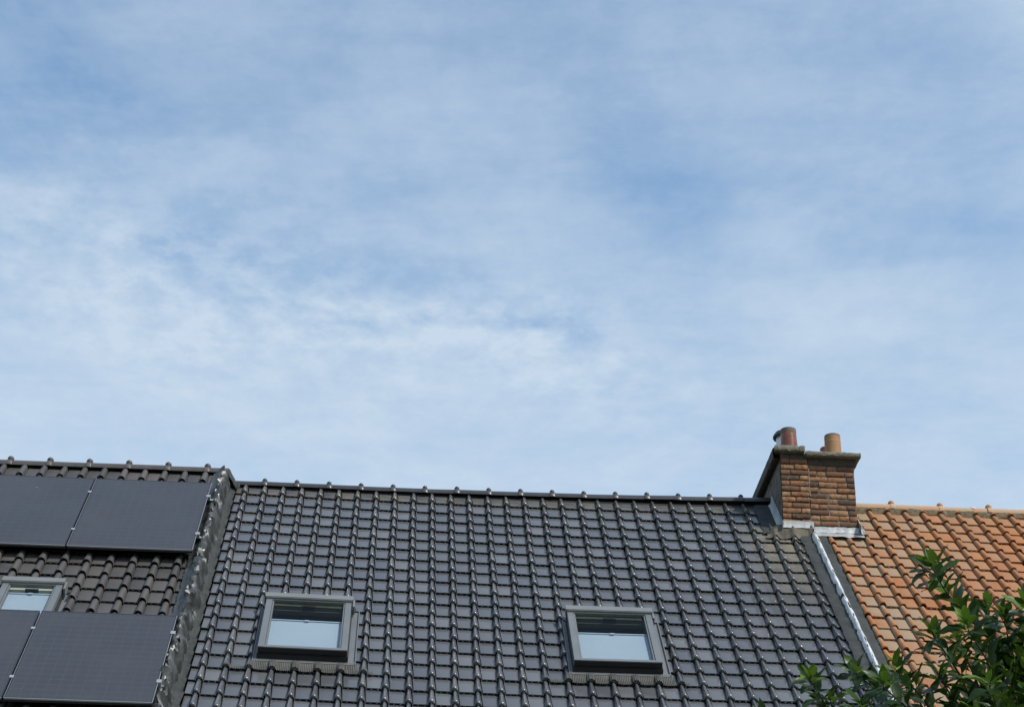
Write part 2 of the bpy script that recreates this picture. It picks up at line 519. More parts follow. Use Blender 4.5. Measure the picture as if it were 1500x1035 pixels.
class MB:
    def __init__(s):
        s.v, s.f, s.t, s.t2, s.mi, s.sm = [], [], [], [], [], []

    def face(s, pts, t=0.5, t2=0.5, mi=0, smooth=False):
        i = len(s.v)
        s.v.extend([tuple(p) for p in pts])
        s.f.append(tuple(range(i, i + len(pts))))
        s.t.append(t); s.t2.append(t2); s.mi.append(mi); s.sm.append(smooth)

    def grid(s, rows, t=0.5, t2=0.5, mi=0, smooth=True, closed=False, skip=None):
        """rows: list of equally long lists of points"""
        b = len(s.v)
        w = len(rows[0])
        for r in rows:
            s.v.extend([tuple(p) for p in r])
        for i in range(len(rows) - 1):
            for j in range(w if closed else w - 1):
                k = (j + 1) % w
                q = (b + i * w + j, b + i * w + k, b + (i + 1) * w + k, b + (i + 1) * w + j)
                if skip and skip(s.v, q):
                    continue
                s.f.append(q)
                s.t.append(t); s.t2.append(t2); s.mi.append(mi); s.sm.append(smooth)

    def box(s, f, u0, u1, v0, v1, n0, n1, t=0.5, mi=0, jit=0.0):
        """f maps (u, v, n) to a point"""
        c = {}
        i = len(s.v)
        for a in (0, 1):
            for b in (0, 1):
                for d in (0, 1):
                    j = [random.uniform(-jit, jit) for _ in range(3)] if jit else (0, 0, 0)
                    s.v.append(tuple(f((u0, u1)[a] + j[0], (v0, v1)[b] + j[1], (n0, n1)[d] + j[2])))
        for q in ((0, 1, 3, 2), (4, 6, 7, 5), (0, 4, 5, 1), (2, 3, 7, 6), (0, 2, 6, 4), (1, 5, 7, 3)):
            s.f.append(tuple(i + x for x in q))
            s.t.append(t); s.t2.append(random.random()); s.mi.append(mi); s.sm.append(False)

    def lathe(s, prof, cx, cy, seg=32, mi=0, mis=None, wob=0.0):
        rows = []
        for r, z in prof:
            rows.append([(cx + r * math.cos(2 * math.pi * k / seg), cy + r * math.sin(2 * math.pi * k / seg), z + (random.uniform(-wob, wob) if wob else 0)) for k in range(seg)])
        for i in range(len(rows) - 1):
            s.grid([rows[i], rows[i + 1]], mi=(mis[i] if mis else mi), closed=True)

    def tube(s, pts, rad, seg=7, t=0.5):
        rows = []
        for i, p in enumerate(pts):
            a = Vector(pts[max(0, i - 1)]); b = Vector(pts[min(len(pts) - 1, i + 1)])
            d = (b - a).normalized()
            x = d.orthogonal().normalized(); y = d.cross(x)
            r = rad[i] if isinstance(rad, (list, tuple)) else rad
            rows.append([Vector(p) + (x * math.cos(2 * math.pi * k / seg) + y * math.sin(2 * math.pi * k / seg)) * r for k in range(seg)])
        s.grid(rows, t=t, closed=True)
        s.face(rows[-1], t=t)

    def build(s, name, mats, parent=None, matrix=None, sharp=38, weld=False):
        me = bpy.data.meshes.new(name)
        me.from_pydata(s.v, [], s.f)
        for x in (mats if isinstance(mats, (list, tuple)) else [mats]):
            me.materials.append(x)
        me.polygons.foreach_set('material_index', s.mi)
        me.polygons.foreach_set('use_smooth', s.sm)
        for nm, dat in (('tint', s.t), ('tint2', s.t2)):
            a = me.attributes.new(nm, 'FLOAT', 'FACE')
            a.data.foreach_set('value', dat)
        me.update()
        if weld:
            import bmesh
            bm = bmesh.new(); bm.from_mesh(me)
            bmesh.ops.remove_doubles(bm, verts=bm.verts, dist=1e-5)
            bmesh.ops.recalc_face_normals(bm, faces=bm.faces)
            bm.to_mesh(me); bm.free()
        if sharp:
            me.set_sharp_from_angle(angle=R_(sharp))
        o = bpy.data.objects.new(name, me)
        COL.objects.link(o)
        put(o, parent, matrix)
        return o


BASE = {}


def put(o, parent, matrix):
    """world matrix for a part, stored relative to its (translated, unrotated or rotated) parent"""
    mw = matrix if matrix is not None else Matrix.Identity(4)
    BASE[o.name] = mw
    if parent:
        o.parent = parent
        o.matrix_local = BASE[parent.name].inverted() @ mw
    else:
        o.matrix_local = mw


def thing(name, label, cat, loc=(0, 0, 0), group=None):
    o = bpy.data.objects.new(name, None)
    o.empty_display_size = 0.3
    COL.objects.link(o)
    put(o, None, Matrix.Translation(loc))
    tag(o, label, cat, group)
    return o


def tag(o, label, cat, group=None, kind=None):
    o['label'] = label
    o['category'] = cat
    if group:
        o['group'] = group
    if kind:
        o['kind'] = kind


# ------------------------------------------------------------------ ground
g = MB()
for i in range(-6, 6):
    for j in range(-6, 6):
        s = 500
        g.face([(i * s, j * s, 0), (i * s + s, j * s, 0), (i * s + s, j * s + s, 0), (i * s, j * s + s, 0)])
lawn = g.build('lawn', M['lawn'])
lawn['kind'] = 'structure'
lawn['label'] = 'green lawn around the row of houses'


# ------------------------------------------------------------------ houses
ROUND = [(math.cos(math.pi * (1 - k / 8)), math.sin(math.pi * (1 - k / 8)) ** 0.8) for k in range(9)]
SKEW = [(-1, 0), (-0.95, 0.50), (-0.78, 0.84), (-0.45, 1.0), (-0.05, 0.97), (0.35, 0.84), (0.70, 0.64), (0.95, 0.42), (1.0, 0.0)]


def tile_roof(name, mt, parent, u0, ncol, w, row0, nrow, gauge, n0, hw=(0.019, 0.030), h=(0.024, 0.036), thick=0.021,
              holes=(), umin=-99, umax=99, bulb=0.5, jit=0.0012, vlimit=None, rowslip=0.0, vmin=-9.0, groove=0.012, prof=ROUND, lipf=0.42):
    """interlocking roll tiles as one mesh in the roof frame; u0 = first roll, row0 = v of the first row's lower edge"""
    mb = MB()
    for r in range(nrow):
        vf = row0 + r * gauge
        if vf < vmin + 0.03:
            continue
        slip = random.uniform(-rowslip, rowslip)
        for c in range(ncol):
            uc = u0 + c * w + slip + random.uniform(-jit, jit) * 1.6
            um = uc + w * 0.5
            if um < umin - 0.5 * w or um > umax + 0.5 * w:
                continue
            if vlimit and vf < vlimit(um):
                continue
            hit = False
            dv = random.uniform(-jit, jit) * 2
            dn = random.uniform(-jit, jit)
            tw = random.uniform(-jit, jit) * 0.8
            t, t2 = random.random(), random.random()
            v_top = max(vf - gauge - 0.035, vmin)
            sect = []     # (v, sink, hw, h)
            ln = vf - v_top
            ends = ((0.0, 1), (0.35, 1), (0.70, 1), (0.88, 1), (0.915, 0.985), (0.945, 0.93), (0.97, 0.83), (0.988, 0.67), (1.0, 0.42)) if bulb else ((0.0, 1), (0.35, 1), (0.70, 1), (0.97, 1), (0.985, 1), (1.0, 0.97))
            for q, sc in ends:
                hwq = hw[0] + (hw[1] - hw[0]) * (q ** 1.3)
                hq = (h[0] + (h[1] - h[0]) * q) * sc
                sect.append((v_top + ln * q + dv, -thick * 1.15 * (1 - q), hwq * (1 - 0.12 * (1 - sc)), hq))
            rows = []
            for (v, sk, a, b) in sect:
                pr = []
                for fx, fz in prof:
                    pr.append((a * fx, b * fz))
                pan = [(a + 0.001, -groove), (a + 0.0095, -groove), (a + 0.011, -0.001), (a + 0.017, 0.001), (w * 0.55, 0.0005), (w - hw[1] - 0.016, 0.0005), (w - hw[1] - 0.004, -0.004), (w - hw[1] + 0.008, -0.006)]
                row = []
                for du, z in pr + pan:
                    uu = min(max(uc + du, umin), umax)
                    row.append(P(uu, v, n0 - 0.036 + sk + z + dn + tw * (du / w - 0.5) * 2))
                rows.append(row)
            # front lip
            lip = []
            for (x, y, z) in rows[-1]:
                lip.append((x, y + 0.002, z - thick * lipf))
            rows.append(lip)
            # hollow underside: the tile overhangs the one below with an open gap
            rows.append([(x, y + 0.040, z - thick * 0.06) for (x, y, z) in lip])

            def skip(V, q):
                for (a, b, cc, d) in holes:
                    x = (V[q[0]][0] + V[q[2]][0]) / 2
                    y = -(V[q[0]][1] + V[q[2]][1]) / 2
                    if a < x < b and cc < y < d:
                        return True
                return False
            mb.grid(rows, t=t, t2=t2, skip=skip if holes else None)
            # two small lugs under the lower edge, and two water nibs on the pan just below it
            inhole = any(a < um < b and cc < vf < d + 0.02 for (a, b, cc, d) in holes)
            if not inhole and umin < uc and uc + w < umax:
                for fx in (0.40, 0.68):
                    uu = uc + w * fx
                    mb.box(P, uu - 0.007, uu + 0.007, vf - 0.012, vf + 0.005, n0 - 0.036 - thick, n0 - 0.036 - 0.007, t=t)
                    e = []
                    vv = vf + 0.024
                    nn = n0 - 0.036 - thick * 1.05
                    top = P(uu + 0.012, vv + 0.001, nn + 0.0062)
                    ring = [P(uu + 0.012 + 0.009 * math.cos(2 * math.pi * k / 6), vv + 0.010 * math.sin(2 * math.pi * k / 6), nn) for k in range(6)]
                    b0 = len(mb.v)
                    mb.v.extend(ring + [top])
                    for k in range(6):
                        mb.f.append((b0 + k, b0 + (k + 1) % 6, b0 + 6))
                        mb.t.append(t); mb.t2.append(t2); mb.mi.append(0); mb.sm.append(True)
    o = mb.build(name, mt, parent, ROOF, sharp=42)
    return o


def sheet(mb, f, us, vs, n, holes):
    for i in range(len(us) - 1):
        for j in range(len(vs) - 1):
            um, vm = (us[i] + us[i + 1]) / 2, (vs[j] + vs[j + 1]) / 2
            if any(a < um < b and c < vm < d for a, b, c, d in holes):
                continue
            mb.face([f(us[i], vs[j], n), f(us[i + 1], vs[j], n), f(us[i + 1], vs[j + 1], n), f(us[i], vs[j + 1], n)])


def underlay(parent, ua, ub, va, vb, n, holes):
    mb = MB()
    us = sorted({ua, ub} | {x for h in holes for x in h[:2]})
    vs = sorted({va, vb} | {x for h in holes for x in h[2:]})
    sheet(mb, P, us, vs, n, holes)
    return mb


def house_shell(name, label, xa, xb, wallmat, eave_v, rear, drop):
    """walls as a shell with gables, back slope as a slab; returns the house Empty"""
    ye = OFF.y - eave_v * S2 + 0.25
    yb = 2 * OFF.y - ye
    h = thing(name, label, 'house', ((xa + xb) / 2, ye, 0))
    ze = OFF.z - eave_v * S2 + drop - 0.15 + 0.25
    zr = OFF.z - 0.30 + drop
    mb = MB()
    t = 0.02
    xa += t; xb -= t
    mb.face([(xa, ye, 0), (xb, ye, 0), (xb, ye, ze), (xa, ye, ze)])
    mb.face([(xb, yb, 0), (xa, yb, 0), (xa, yb, ze), (xb, yb, ze)])
    for x in (xa, xb):
        mb.face([(x, ye, 0), (x, yb, 0), (x, yb, ze), (x, OFF.y, zr), (x, ye, ze)])
    mb.build('wall', wallmat, h, Matrix.Identity(4), sharp=0)
    bs = MB()
    f = lambda u, v, n: (u, OFF.y + rear + v * S2 + n * S2, OFF.z + drop + rear - 0.12 - v * S2 + n * S2)
    bs.box(f, xa, xb, 0.03, eave_v, -0.08, 0.0)
    bs.build('rear_slope', M['under'] if wallmat is None else M['blackridge'], h, Matrix.Identity(4), sharp=0)
    return h


XO = OFF.x
WIN = [(0.452, 1.258), (3.247, 4.053)]
V0, V1 = 2.89, 4.03
HOLES = [(a - 0.035, b + 0.065, V0 + 0.03, V1 + 0.05) for a, b in WIN]
UH = [(a + 0.04, b - 0.04, V0 + 0.06, V1 - 0.05) for a, b in WIN]

hm = house_shell('row_house', 'middle house of the row, with a glossy black tiled roof and two roof windows', XO - 0.20, XO + 6.0, M['wall'], 6.6, 0.24, 0)
hl = house_shell('row_house', 'house with the higher matt brown tiled roof that carries solar panels', XO - 6.2, XO - 0.20, M['wall2'], 6.6, 0.12, 0.17)
ho = house_shell('row_house', 'house with the weathered orange clay tiled roof behind the laurel', XO + 6.0, XO + 12.2, M['wall'], 6.6, 0.26, -0.02)
LN = 0.12                       # how far the brown roof stands out of the black roof's plane
WL = (-1.935, -1.375)
LV0 = 3.045
LHOLE = [(WL[0] - 0.03, WL[1] + 0.05, LV0 + 0.03, LV0 + 1.2)]
LUH = [(WL[0] + 0.04, WL[1] - 0.04, LV0 + 0.06, LV0 + 1.05)]

roof_m = tile_roof('roof', M['black'], hm, -0.2, 32, 0.2, 0.0, 26, GA, 0.0, umin=-0.095, umax=5.955, vmin=-0.30, holes=HOLES, hw=(0.018, 0.031), h=(0.030, 0.050), groove=0.026, thick=0.022, bulb=1.0, prof=SKEW, jit=0.0016,
                   vlimit=lambda u: 0.62 if u > 5.78 else (0.50 if u > 5.62 else -1))
roof_l = tile_roof('roof', M['brown'], hl, -1.29 - 0.213 * 22, 28, 0.213, 0.155 - 0.2805 * 0 + 0.0, 24, 0.2805, LN + 0.03, umax=-0.295, vmin=-0.30, holes=LHOLE,
                   hw=(0.031, 0.038), h=(0.042, 0.052), bulb=0.0, thick=0.023, jit=0.002)
roof_o = tile_roof('roof', M['orange'], ho, 6.782 - 0.1965 * 3, 31, 0.1965, 0.075 - 0.254, 27, 0.254, 0.0, umin=6.12, umax=12.18, vmin=-0.36, lipf=0.72, hw=(0.027, 0.032), h=(0.033, 0.042), bulb=0.0,
                   thick=0.020, jit=0.0035, rowslip=0.003, vlimit=lambda u: 0.50 if u < 6.58 else -1)
for hh, ua, ub, n, ho_ in ((hm, -0.19, 6.0, -0.105, UH), (hl, -6.2, -0.21, LN - 0.085, LUH), (ho, 6.0, 12.2, -0.10, [])):
    underlay(hh, ua, ub, -0.18, 6.75, n, ho_).build('underlay', M['under'], hh, ROOF, sharp=0)


# ridge tiles: half-round caps with a rounded knob at every overlap
def ridge_tile(name, mt, parent, x0, length, knob_r, r, yc, zc, proto=None):
    if proto:
        o = proto.copy()
        COL.objects.link(o)
        put(o, parent, Matrix.Translation((x0, yc, zc)) @ Matrix.Rotation(random.uniform(-0.006, 0.006), 4, 'Y'))
        return o
    mb = MB()
    seg = 14
    st = [(0.0, r * 0.99), (length * 0.5, r), (length + 0.015, r * 1.02)]
    rows = []
    for x, rr in st:
        rows.append([(x, -rr * 1.12 * math.cos(math.pi * k / seg), rr * math.sin(math.pi * k / seg) ** 0.9) for k in range(seg + 1)])
    rows.append([(length + 0.015, y * 0.86, z * 0.86) for _, y, z in rows[-1]])
    rows.append([(0.0, y, z) for _, y, z in rows[-1]])
    mb.grid(rows)
    # raised collar at the left end with its round knob on top
    col = []
    for x, e in ((-0.012, 0.0), (-0.010, 0.008), (0.03, 0.010), (0.046, 0.002)):
        col.append([(x, -(r + e) * 1.12 * math.cos(math.pi * k / seg), (r + e) * math.sin(math.pi * k / seg) ** 0.9) for k in range(seg + 1)])
    mb.grid(col)
    kn = []
    for i in range(8):
        a = math.pi * i / 7
        kn.append([(0.018 + knob_r * math.sin(a) * math.cos(2 * math.pi * k / 14), -0.012 + knob_r * 1.25 * math.sin(a) * math.sin(2 * math.pi * k / 14), r + knob_r * 0.35 + knob_r * math.cos(a)) for k in range(14)])
    mb.grid(kn, closed=True)
    return mb.build(name, mt, parent, Matrix.Translation((x0, yc, zc)))


def ridge(parent, mt, xs, length, knob, r, dz, dy, sagging=False):
    pr = None
    for x in xs:
        up = max(0.0, 0.012 + 0.009 * (x - XO)) if sagging else 0.0
        yy = OFF.y + dy + up * 0.8 + random.uniform(-0.004, 0.004)
        z = OFF.z + dz + up * 1.25 + random.uniform(-0.003, 0.003) - (sag(x - XO + length * 0.5) if sagging else 0)
        o = ridge_tile('ridge_tile', mt, parent, x, length, knob, r, yy, z, pr)
        if sagging and pr is not None:
            sl = (sag(x - XO + length) - sag(x - XO)) / length
            put(o, parent, Matrix.Translation((x, yy, z + sl * length * 0.5)) @ Matrix.Rotation(math.atan(sl - 0.011) + random.uniform(-0.006, 0.006), 4, 'Y'))
        pr = pr or o


LM = 0.3465
ridge(roof_m, M['blackridge'], [XO + 1.921 - 0.018 + LM * k for k in range(-6, 11)], LM, 0.028, 0.070, 0.122, 0.225, True)
LL = 0.4195
ridge(roof_l, M['brownridge'], [XO - 2.523 - 0.018 + LL * k for k in range(-8, 5)], LL, 0.036, 0.080, 0.207, 0.115)
ridge_tile('ridge_tile', M['brownridge'], roof_l, XO - 2.523 - 0.018 + LL * 5, 0.235, 0.036, 0.080, OFF.y + 0.115, OFF.z + 0.207)
LO = 0.5425
ridge(roof_o, M['orangeridge'], [XO + 7.050 - 0.018 + LO * k for k in range(-1, 10)], LO, 0.036, 0.078, 0.156, 0.255)
# mossy mortar bedding under the orange ridge
mb = MB()
rows = []
for i in range(240):
    x = XO + 6.50 + i * 0.024
    j = noise.noise((x * 9, 0, 3)) * 0.012 + noise.noise((x * 26, 4, 3)) * 0.008
    rows.append([(x, OFF.y + 0.176 + j * .4, OFF.z + 0.170), (x, OFF.y + 0.163 + j, OFF.z + 0.145 + j), (x, OFF.y + 0.152 + j * 1.3, OFF.z + 0.120 + j * 1.5), (x, OFF.y + 0.150 + j * 1.6, OFF.z + 0.03 + j)])
mb.grid(rows)
mb.build('mortar_bed', M['mossmortar'], roof_o, Matrix.Identity(4))
mb = MB()
x0 = XO + 7.955
rows = []
for k in range(7):
    a = math.pi * (0.18 + 0.42 * k / 6)
    rr = 0.081 + 0.004 * math.sin(k * 2.0)
    w_ = 0.006 + 0.008 * (k in (0, 1)) + 0.003 * math.sin(k)
    xs = x0 - 0.035 * k / 6
    rows.append([(xs - w_, OFF.y + 0.255 - rr * 1.12 * math.cos(a), OFF.z + 0.156 + rr * math.sin(a)), (xs, OFF.y + 0.255 - (rr + 0.006) * 1.12 * math.cos(a), OFF.z + 0.156 + (rr + 0.006) * math.sin(a)), (xs + w_, OFF.y + 0.255 - rr * 1.12 * math.cos(a), OFF.z + 0.156 + rr * math.sin(a))])
mb.grid(rows)
mb.build('mortar_dab', M['white'], roof_o, Matrix.Identity(4))
mb = MB()
rows = []
for i in range(120):
    x = XO - 0.08 + i * 0.0491
    j = noise.noise((x * 7, 5, 3)) * 0.006
    z = OFF.z - sag(x - XO)
    rows.append([(x, OFF.y + 0.20, z + 0.14), (x, OFF.y + 0.19 + j, z + 0.11), (x, OFF.y + 0.20 + j, z + 0.03)])
mb.grid(rows)
mb.build('mortar_bed', M['under'], roof_m, Matrix.Identity(4))


# ------------------------------------------------------------------ lead flashings
def nz(a, b, c, s=1.0):
    return noise.noise((a * s, b * s, c * s))


def flashing(name, mt, parent, prof, va, vb, step, crumple, edge=0.012, fold=None, weights=None, seam=None, smooth=True, vf=1.0):
    mb = MB()
    rows = []
    k = 0
    v = va
    while v <= vb:
        row = []
        for i, (u, n) in enumerate(prof):
            wgt = weights[i]
            a = nz(u * 22, v * 9 * vf, i * 0.31) * crumple * wgt + nz(u * 50, v * 26 * vf, i * 0.17 + 9) * crumple * 0.75 * wgt
            b = nz(u * 15, v * 13 * vf, 40 + i * 0.2) * crumple * 0.9 * wgt
            dn = a
            if seam:
                ph = ((v - 0.08) / seam) % 1.0
                dn += 0.017 * (1 - ph) * (1 - min(1, wgt)) + 0.003 * nz(0, v * 40, i)
            e = 0
            if i in (0, len(prof) - 1):
                e = edge * nz(3, v * 6, i) + edge * 0.6 * nz(3, v * 19, i + 5)
            row.append(P(u + b + e, v, n + dn))
        rows.append(row)
        v += step
    mb.grid(rows, smooth=smooth)
    return mb.build(name, mt, parent, ROOF, sharp=60)


# the stepped joint between the brown and the black roof
pl = [(-0.345, LN + 0.012), (-0.330, LN + 0.017), (-0.310, LN + 0.026), (-0.292, LN + 0.042), (-0.276, LN + 0.062), (-0.260, LN + 0.080), (-0.245, LN + 0.092), (-0.230, LN + 0.096), (-0.217, LN + 0.090),
      (-0.206, LN + 0.070), (-0.198, LN + 0.035), (-0.191, LN - 0.02), (-0.184, LN - 0.07), (-0.176, 0.02), (-0.168, -0.012)]
wl = [0.15, 0.15, 0.2, 0.3, 0.4, 0.6, 1.1, 1.4, 1.5, 1.5, 1.4, 1.4, 1.2, 1.0, 0.6]
flashing('flashing', M['lead'], hl, pl, -0.10, 6.6, 0.024, 0.050, weights=wl, smooth=False)
pf = [(-0.195, 0.045), (-0.180, 0.012), (-0.165, -0.006), (-0.150, -0.016), (-0.138, -0.021), (-0.126, -0.022), (-0.115, -0.023), (-0.100, -0.025)]
flashing('flashing', M['leadflat'], hl, pf, -0.08, 6.6, 0.016, 0.022, weights=[0.4, 0.4, 0.4, 0.3, 0.3, 0.3, 0.3, 0.3], seam=GA)
# the joint between the black and the orange roof, with a raised fold
pr_ = [(5.865, -0.030), (5.89, -0.024), (5.92, -0.024), (5.95, -0.024), (5.975, -0.022), (5.992, -0.012), (6.003, 0.018), (6.012, 0.032), (6.022, 0.026), (6.034, 0.002), (6.05, -0.016), (6.075, -0.02), (6.10, -0.021), (6.13, -0.022), (6.15, -0.028)]
wr = [0.15, 0.15, 0.2, 0.2, 0.3, 0.5, 0.5, 0.45, 0.5, 0.5, 0.35, 0.25, 0.2, 0.2, 0.2]
flashing('flashing', M['leadflat'], hm, pr_, 0.60, 6.6, 0.018, 0.018, weights=wr, seam=GA)
# folded welt along that joint, sun glare put into its pale lead colour
pw = [(5.986, -0.020), (5.993, 0.008), (6.000, 0.028), (6.009, 0.038), (6.019, 0.038), (6.029, 0.024), (6.043, 0.002), (6.060, -0.019)]
flashing('flashing_welt', M['glarelead'], hm, pw, 0.60, 6.6, 0.016, 0.009, weights=[0.1, 0.7, 1.0, 1.0, 1.0, 1.0, 0.8, 0.1], edge=0.004, vf=0.6)
# crumpled cap where the two ridges meet
mb = MB()
rows = []
for i in range(10):
    x = XO - 0.215 + 0.155 * i / 9
    dz = 0.17 * (1 - min(1, max(0, (i - 1) / 6)))
    rows.append([(x + 0.006 * nz(i, k, 2, .9), OFF.y + 0.12 - 0.10 * math.cos(math.pi * k / 12), OFF.z + dz + 0.02 + 0.098 * math.sin(math.pi * k / 12) + 0.014 * nz(i * .7, k * .6, 7)) for k in range(13)])
mb.grid(rows)
mb.build('ridge_cap', M['leadflat'], hl, Matrix.Identity(4), sharp=60)


# ------------------------------------------------------------------ roof windows
def roof_window(parent, u0, u1, v0, v1, nb, blind_v, lining, ribphase, ribw, apron=True, ap_ext=(0.20, 0.20), top_extra=0.0):
    def ring(mb, a, b, c, d, wl_, wt, wb, n0, n1, mi=0):
        mb.box(P, a, a + wl_, c, d, n0, n1, mi=mi)
        mb.box(P, b - wl_, b, c, d, n0, n1, mi=mi)
        mb.box(P, a + wl_, b - wl_, c, c + wt, n0, n1 - 0.001, mi=mi)
        mb.box(P, a + wl_, b - wl_, d - wb, d, n0, n1 - 0.001, mi=mi)
    # the fixed outer frame with its side gutters
    mb = MB()
    ring(mb, u0 + 0.004, u1 - 0.004, v0 + 0.05, v1, 0.05, 0.05, 0.05, nb - 0.11, nb + 0.040)
    for s, a in ((-1, u0), (1, u1)):
        x0, x1 = (a - 0.032, a + 0.002) if s < 0 else (a - 0.002, a + 0.062)
        mb.box(P, x0, x1, v0 + 0.06, v1 + 0.05, nb - 0.060, nb - 0.022, mi=1)
        xe = a - 0.034 if s < 0 else a + 0.060
        mb.box(P, xe, xe + 0.008, v0 + 0.06, v1 + 0.05, nb - 0.061, nb - 0.004, mi=1)
    mb.box(P, u0 - 0.030, u1 + 0.062, v1 + 0.001, v1 + 0.055, nb - 0.060, nb - 0.010, mi=1)
    mb.box(P, u0 - 0.02, u1 + 0.03, v0 - 0.03, v0 + 0.05, nb - 0.06, nb - 0.015, mi=0)
    w = mb.build('roof_window', [M['dark'], M['grey']], parent, ROOF, sharp=0)
    # top cover: hood over the upper edge
    mb = MB()
    mb.box(P, u0 - 0.004, u1 + 0.004, v0, v0 + 0.088, nb + 0.045, nb + 0.118)
    mb.box(P, u0 + 0.004, u1 - 0.004, v0 + 0.088, v0 + 0.098, nb + 0.055, nb + 0.112)
    mb.box(P, u1 + 0.002, u1 + 0.020, v0 + 0.01, v0 + 0.16, nb + 0.0, nb + 0.085)
    mb.build('top_cover', M['palegrey'], w, ROOF, sharp=0)
    # sash
    mb = MB()
    so_ = 0.010
    ring(mb, u0 + so_, u1 - so_, v0 + 0.06, v1 - 0.02, 0.056, 0.05, 0.040, nb + 0.041, nb + 0.094)
    mb.box(P, u0 + so_ + 0.059, u0 + so_ + 0.072, v0 + 0.1, v1 - 0.06, nb + 0.041, nb + 0.084)
    mb.box(P, u1 - so_ - 0.072, u1 - so_ - 0.059, v0 + 0.1, v1 - 0.06, nb + 0.041, nb + 0.084)
    mb.build('sash', M['grey'], w, ROOF, sharp=0)
    # dark front rails under the sash
    mb = MB()
    mb.box(P, u0 + 0.012, u1 - 0.012, v1 - 0.0195, v1 - 0.008, nb + 0.044, nb + 0.090)
    mb.box(P, u0 + 0.002, u1 - 0.002, v1 + 0.001, v1 + 0.010, nb - 0.008, nb + 0.030)
    mb.build('front_rail', M['dark'], w, ROOF, sharp=0)
    g0, g1, gv0, gv1 = u0 + 0.062, u1 - 0.062, v0 + 0.10, v1 - 0.055
    mb = MB()
    mb.box(P, g0, g1, gv0, gv1, nb + 0.066, nb + 0.072)
    mb.build('pane', M['glass'], w, ROOF, sharp=0)
    # room lining behind the glass
    mb = MB()
    a, b, c, d, e = u0 + 0.072, u1 - 0.072, v0 + 0.105, v1 - 0.052, nb - 0.75
    q = lambda *x: mb.face([P(*y) for y in x])
    q((a, c, nb + .06), (a, d, nb + .06), (a, d, e), (a, c, e))
    q((b, c, nb + .06), (b, d, nb + .06), (b, d, e), (b, c, e))
    q((a, c, nb + .06), (b, c, nb + .06), (b, c, e), (a, c, e))
    q((a, d, nb + .06), (b, d, nb + .06), (b, d, e), (a, d, e))
    q((a, c, e), (b, c, e), (b, d, e), (a, d, e))
    mb.box(P, a, b, c, c + 0.055, nb - 0.02, nb + 0.058)
    mb.box(P, a, b, c + 0.055, c + 0.075, nb - 0.02, nb + 0.02)
    mb.box(P, (a + b) / 2 - 0.06, (a + b) / 2 + 0.06, c + 0.03, c + 0.062, nb - 0.02, nb + 0.0605, mi=1)
    mb.build('lining', [lining, M['dark']], w, ROOF, sharp=0)
    # blind drawn up from the bottom, with its rail
    mb = MB()
    rows = []
    nn = 24
    for i in range(nn + 1):
        v = blind_v + (d - blind_v) * i / nn
        rows.append([P(x, v, nb + 0.040 + (0.0004 if i % 2 else 0)) for x in (a + 0.004, b - 0.004)])
    mb.grid(rows, smooth=False)
    o = mb.build('blind', M['blind'], w, ROOF, sharp=0)
    mb = MB()
    mb.box(P, a + 0.004, b - 0.004, blind_v - 0.016, blind_v, nb + 0.030, nb + 0.050)
    mb.box(P, (a + b) / 2 - 0.02, (a + b) / 2 + 0.02, blind_v - 0.012, blind_v + 0.014, nb + 0.0505, nb + 0.056)
    mb.build('blind_rail', M['blind'], w, ROOF, sharp=0)
    if apron:
        mb = MB()
        rows = []
        nu = 560
        ua, ub = u0 - ap_ext[0], u1 + ap_ext[1]
        for j in range(13):
            row = []
            for i in range(nu + 1):
                u = ua + (ub - ua) * i / nu
                ph = (u - ribphase + ribw / 2) % ribw - ribw / 2
                inside = u0 - 0.045 < u < u1 + 0.085
                va_ = v1 + 0.03 if inside else v1 + 0.130
                vb_ = v1 + 0.183
                v = va_ + (vb_ - va_) * j / 12 + (0.006 * nz(u * 8, 1, 2) + 0.008 * math.cos(ph / ribw * 6.283) * -1) * (j / 12)
                rib = 0.037 * max(0.0, 1 - (ph / 0.036) ** 2) ** 0.5 if abs(ph) < 0.036 else 0.0
                t = j / 12
                blend = min(1, t * 1.8) if inside else 1
                base = (nb - 0.012) * (1 - blend) + (-0.033 - 0.02 * 0) * blend
                n = base + rib * blend + 0.004 * math.sin(u * 6.283 / 0.0155) * (0.3 + 0.7 * t) + 0.004
                row.append(P(u, v, n + (0.0 if nb < 0.05 else 0.12)))
            rows.append(row)
        mb.grid(rows)
        mb.build('apron', M['apron'], w, ROOF, sharp=70)
    return w


roof_window(hm, WIN[0][0], WIN[0][1], V0, V1, 0.0, 3.345, M['olive'], 0.0, 0.2, ap_ext=(0.245, 0.22))
roof_window(hm, WIN[1][0], WIN[1][1], V0 + 0.005, V1 + 0.005, 0.0, 3.36, M['olive'], 0.0, 0.2, ap_ext=(0.245, 0.22))
roof_window(hl, WL[0], WL[1], LV0, LV0 + 1.1, LN, 3.27, M['cream'], 0.0, 0.213, apron=False)

# ------------------------------------------------------------------ solar panels
PN = LN + 0.115


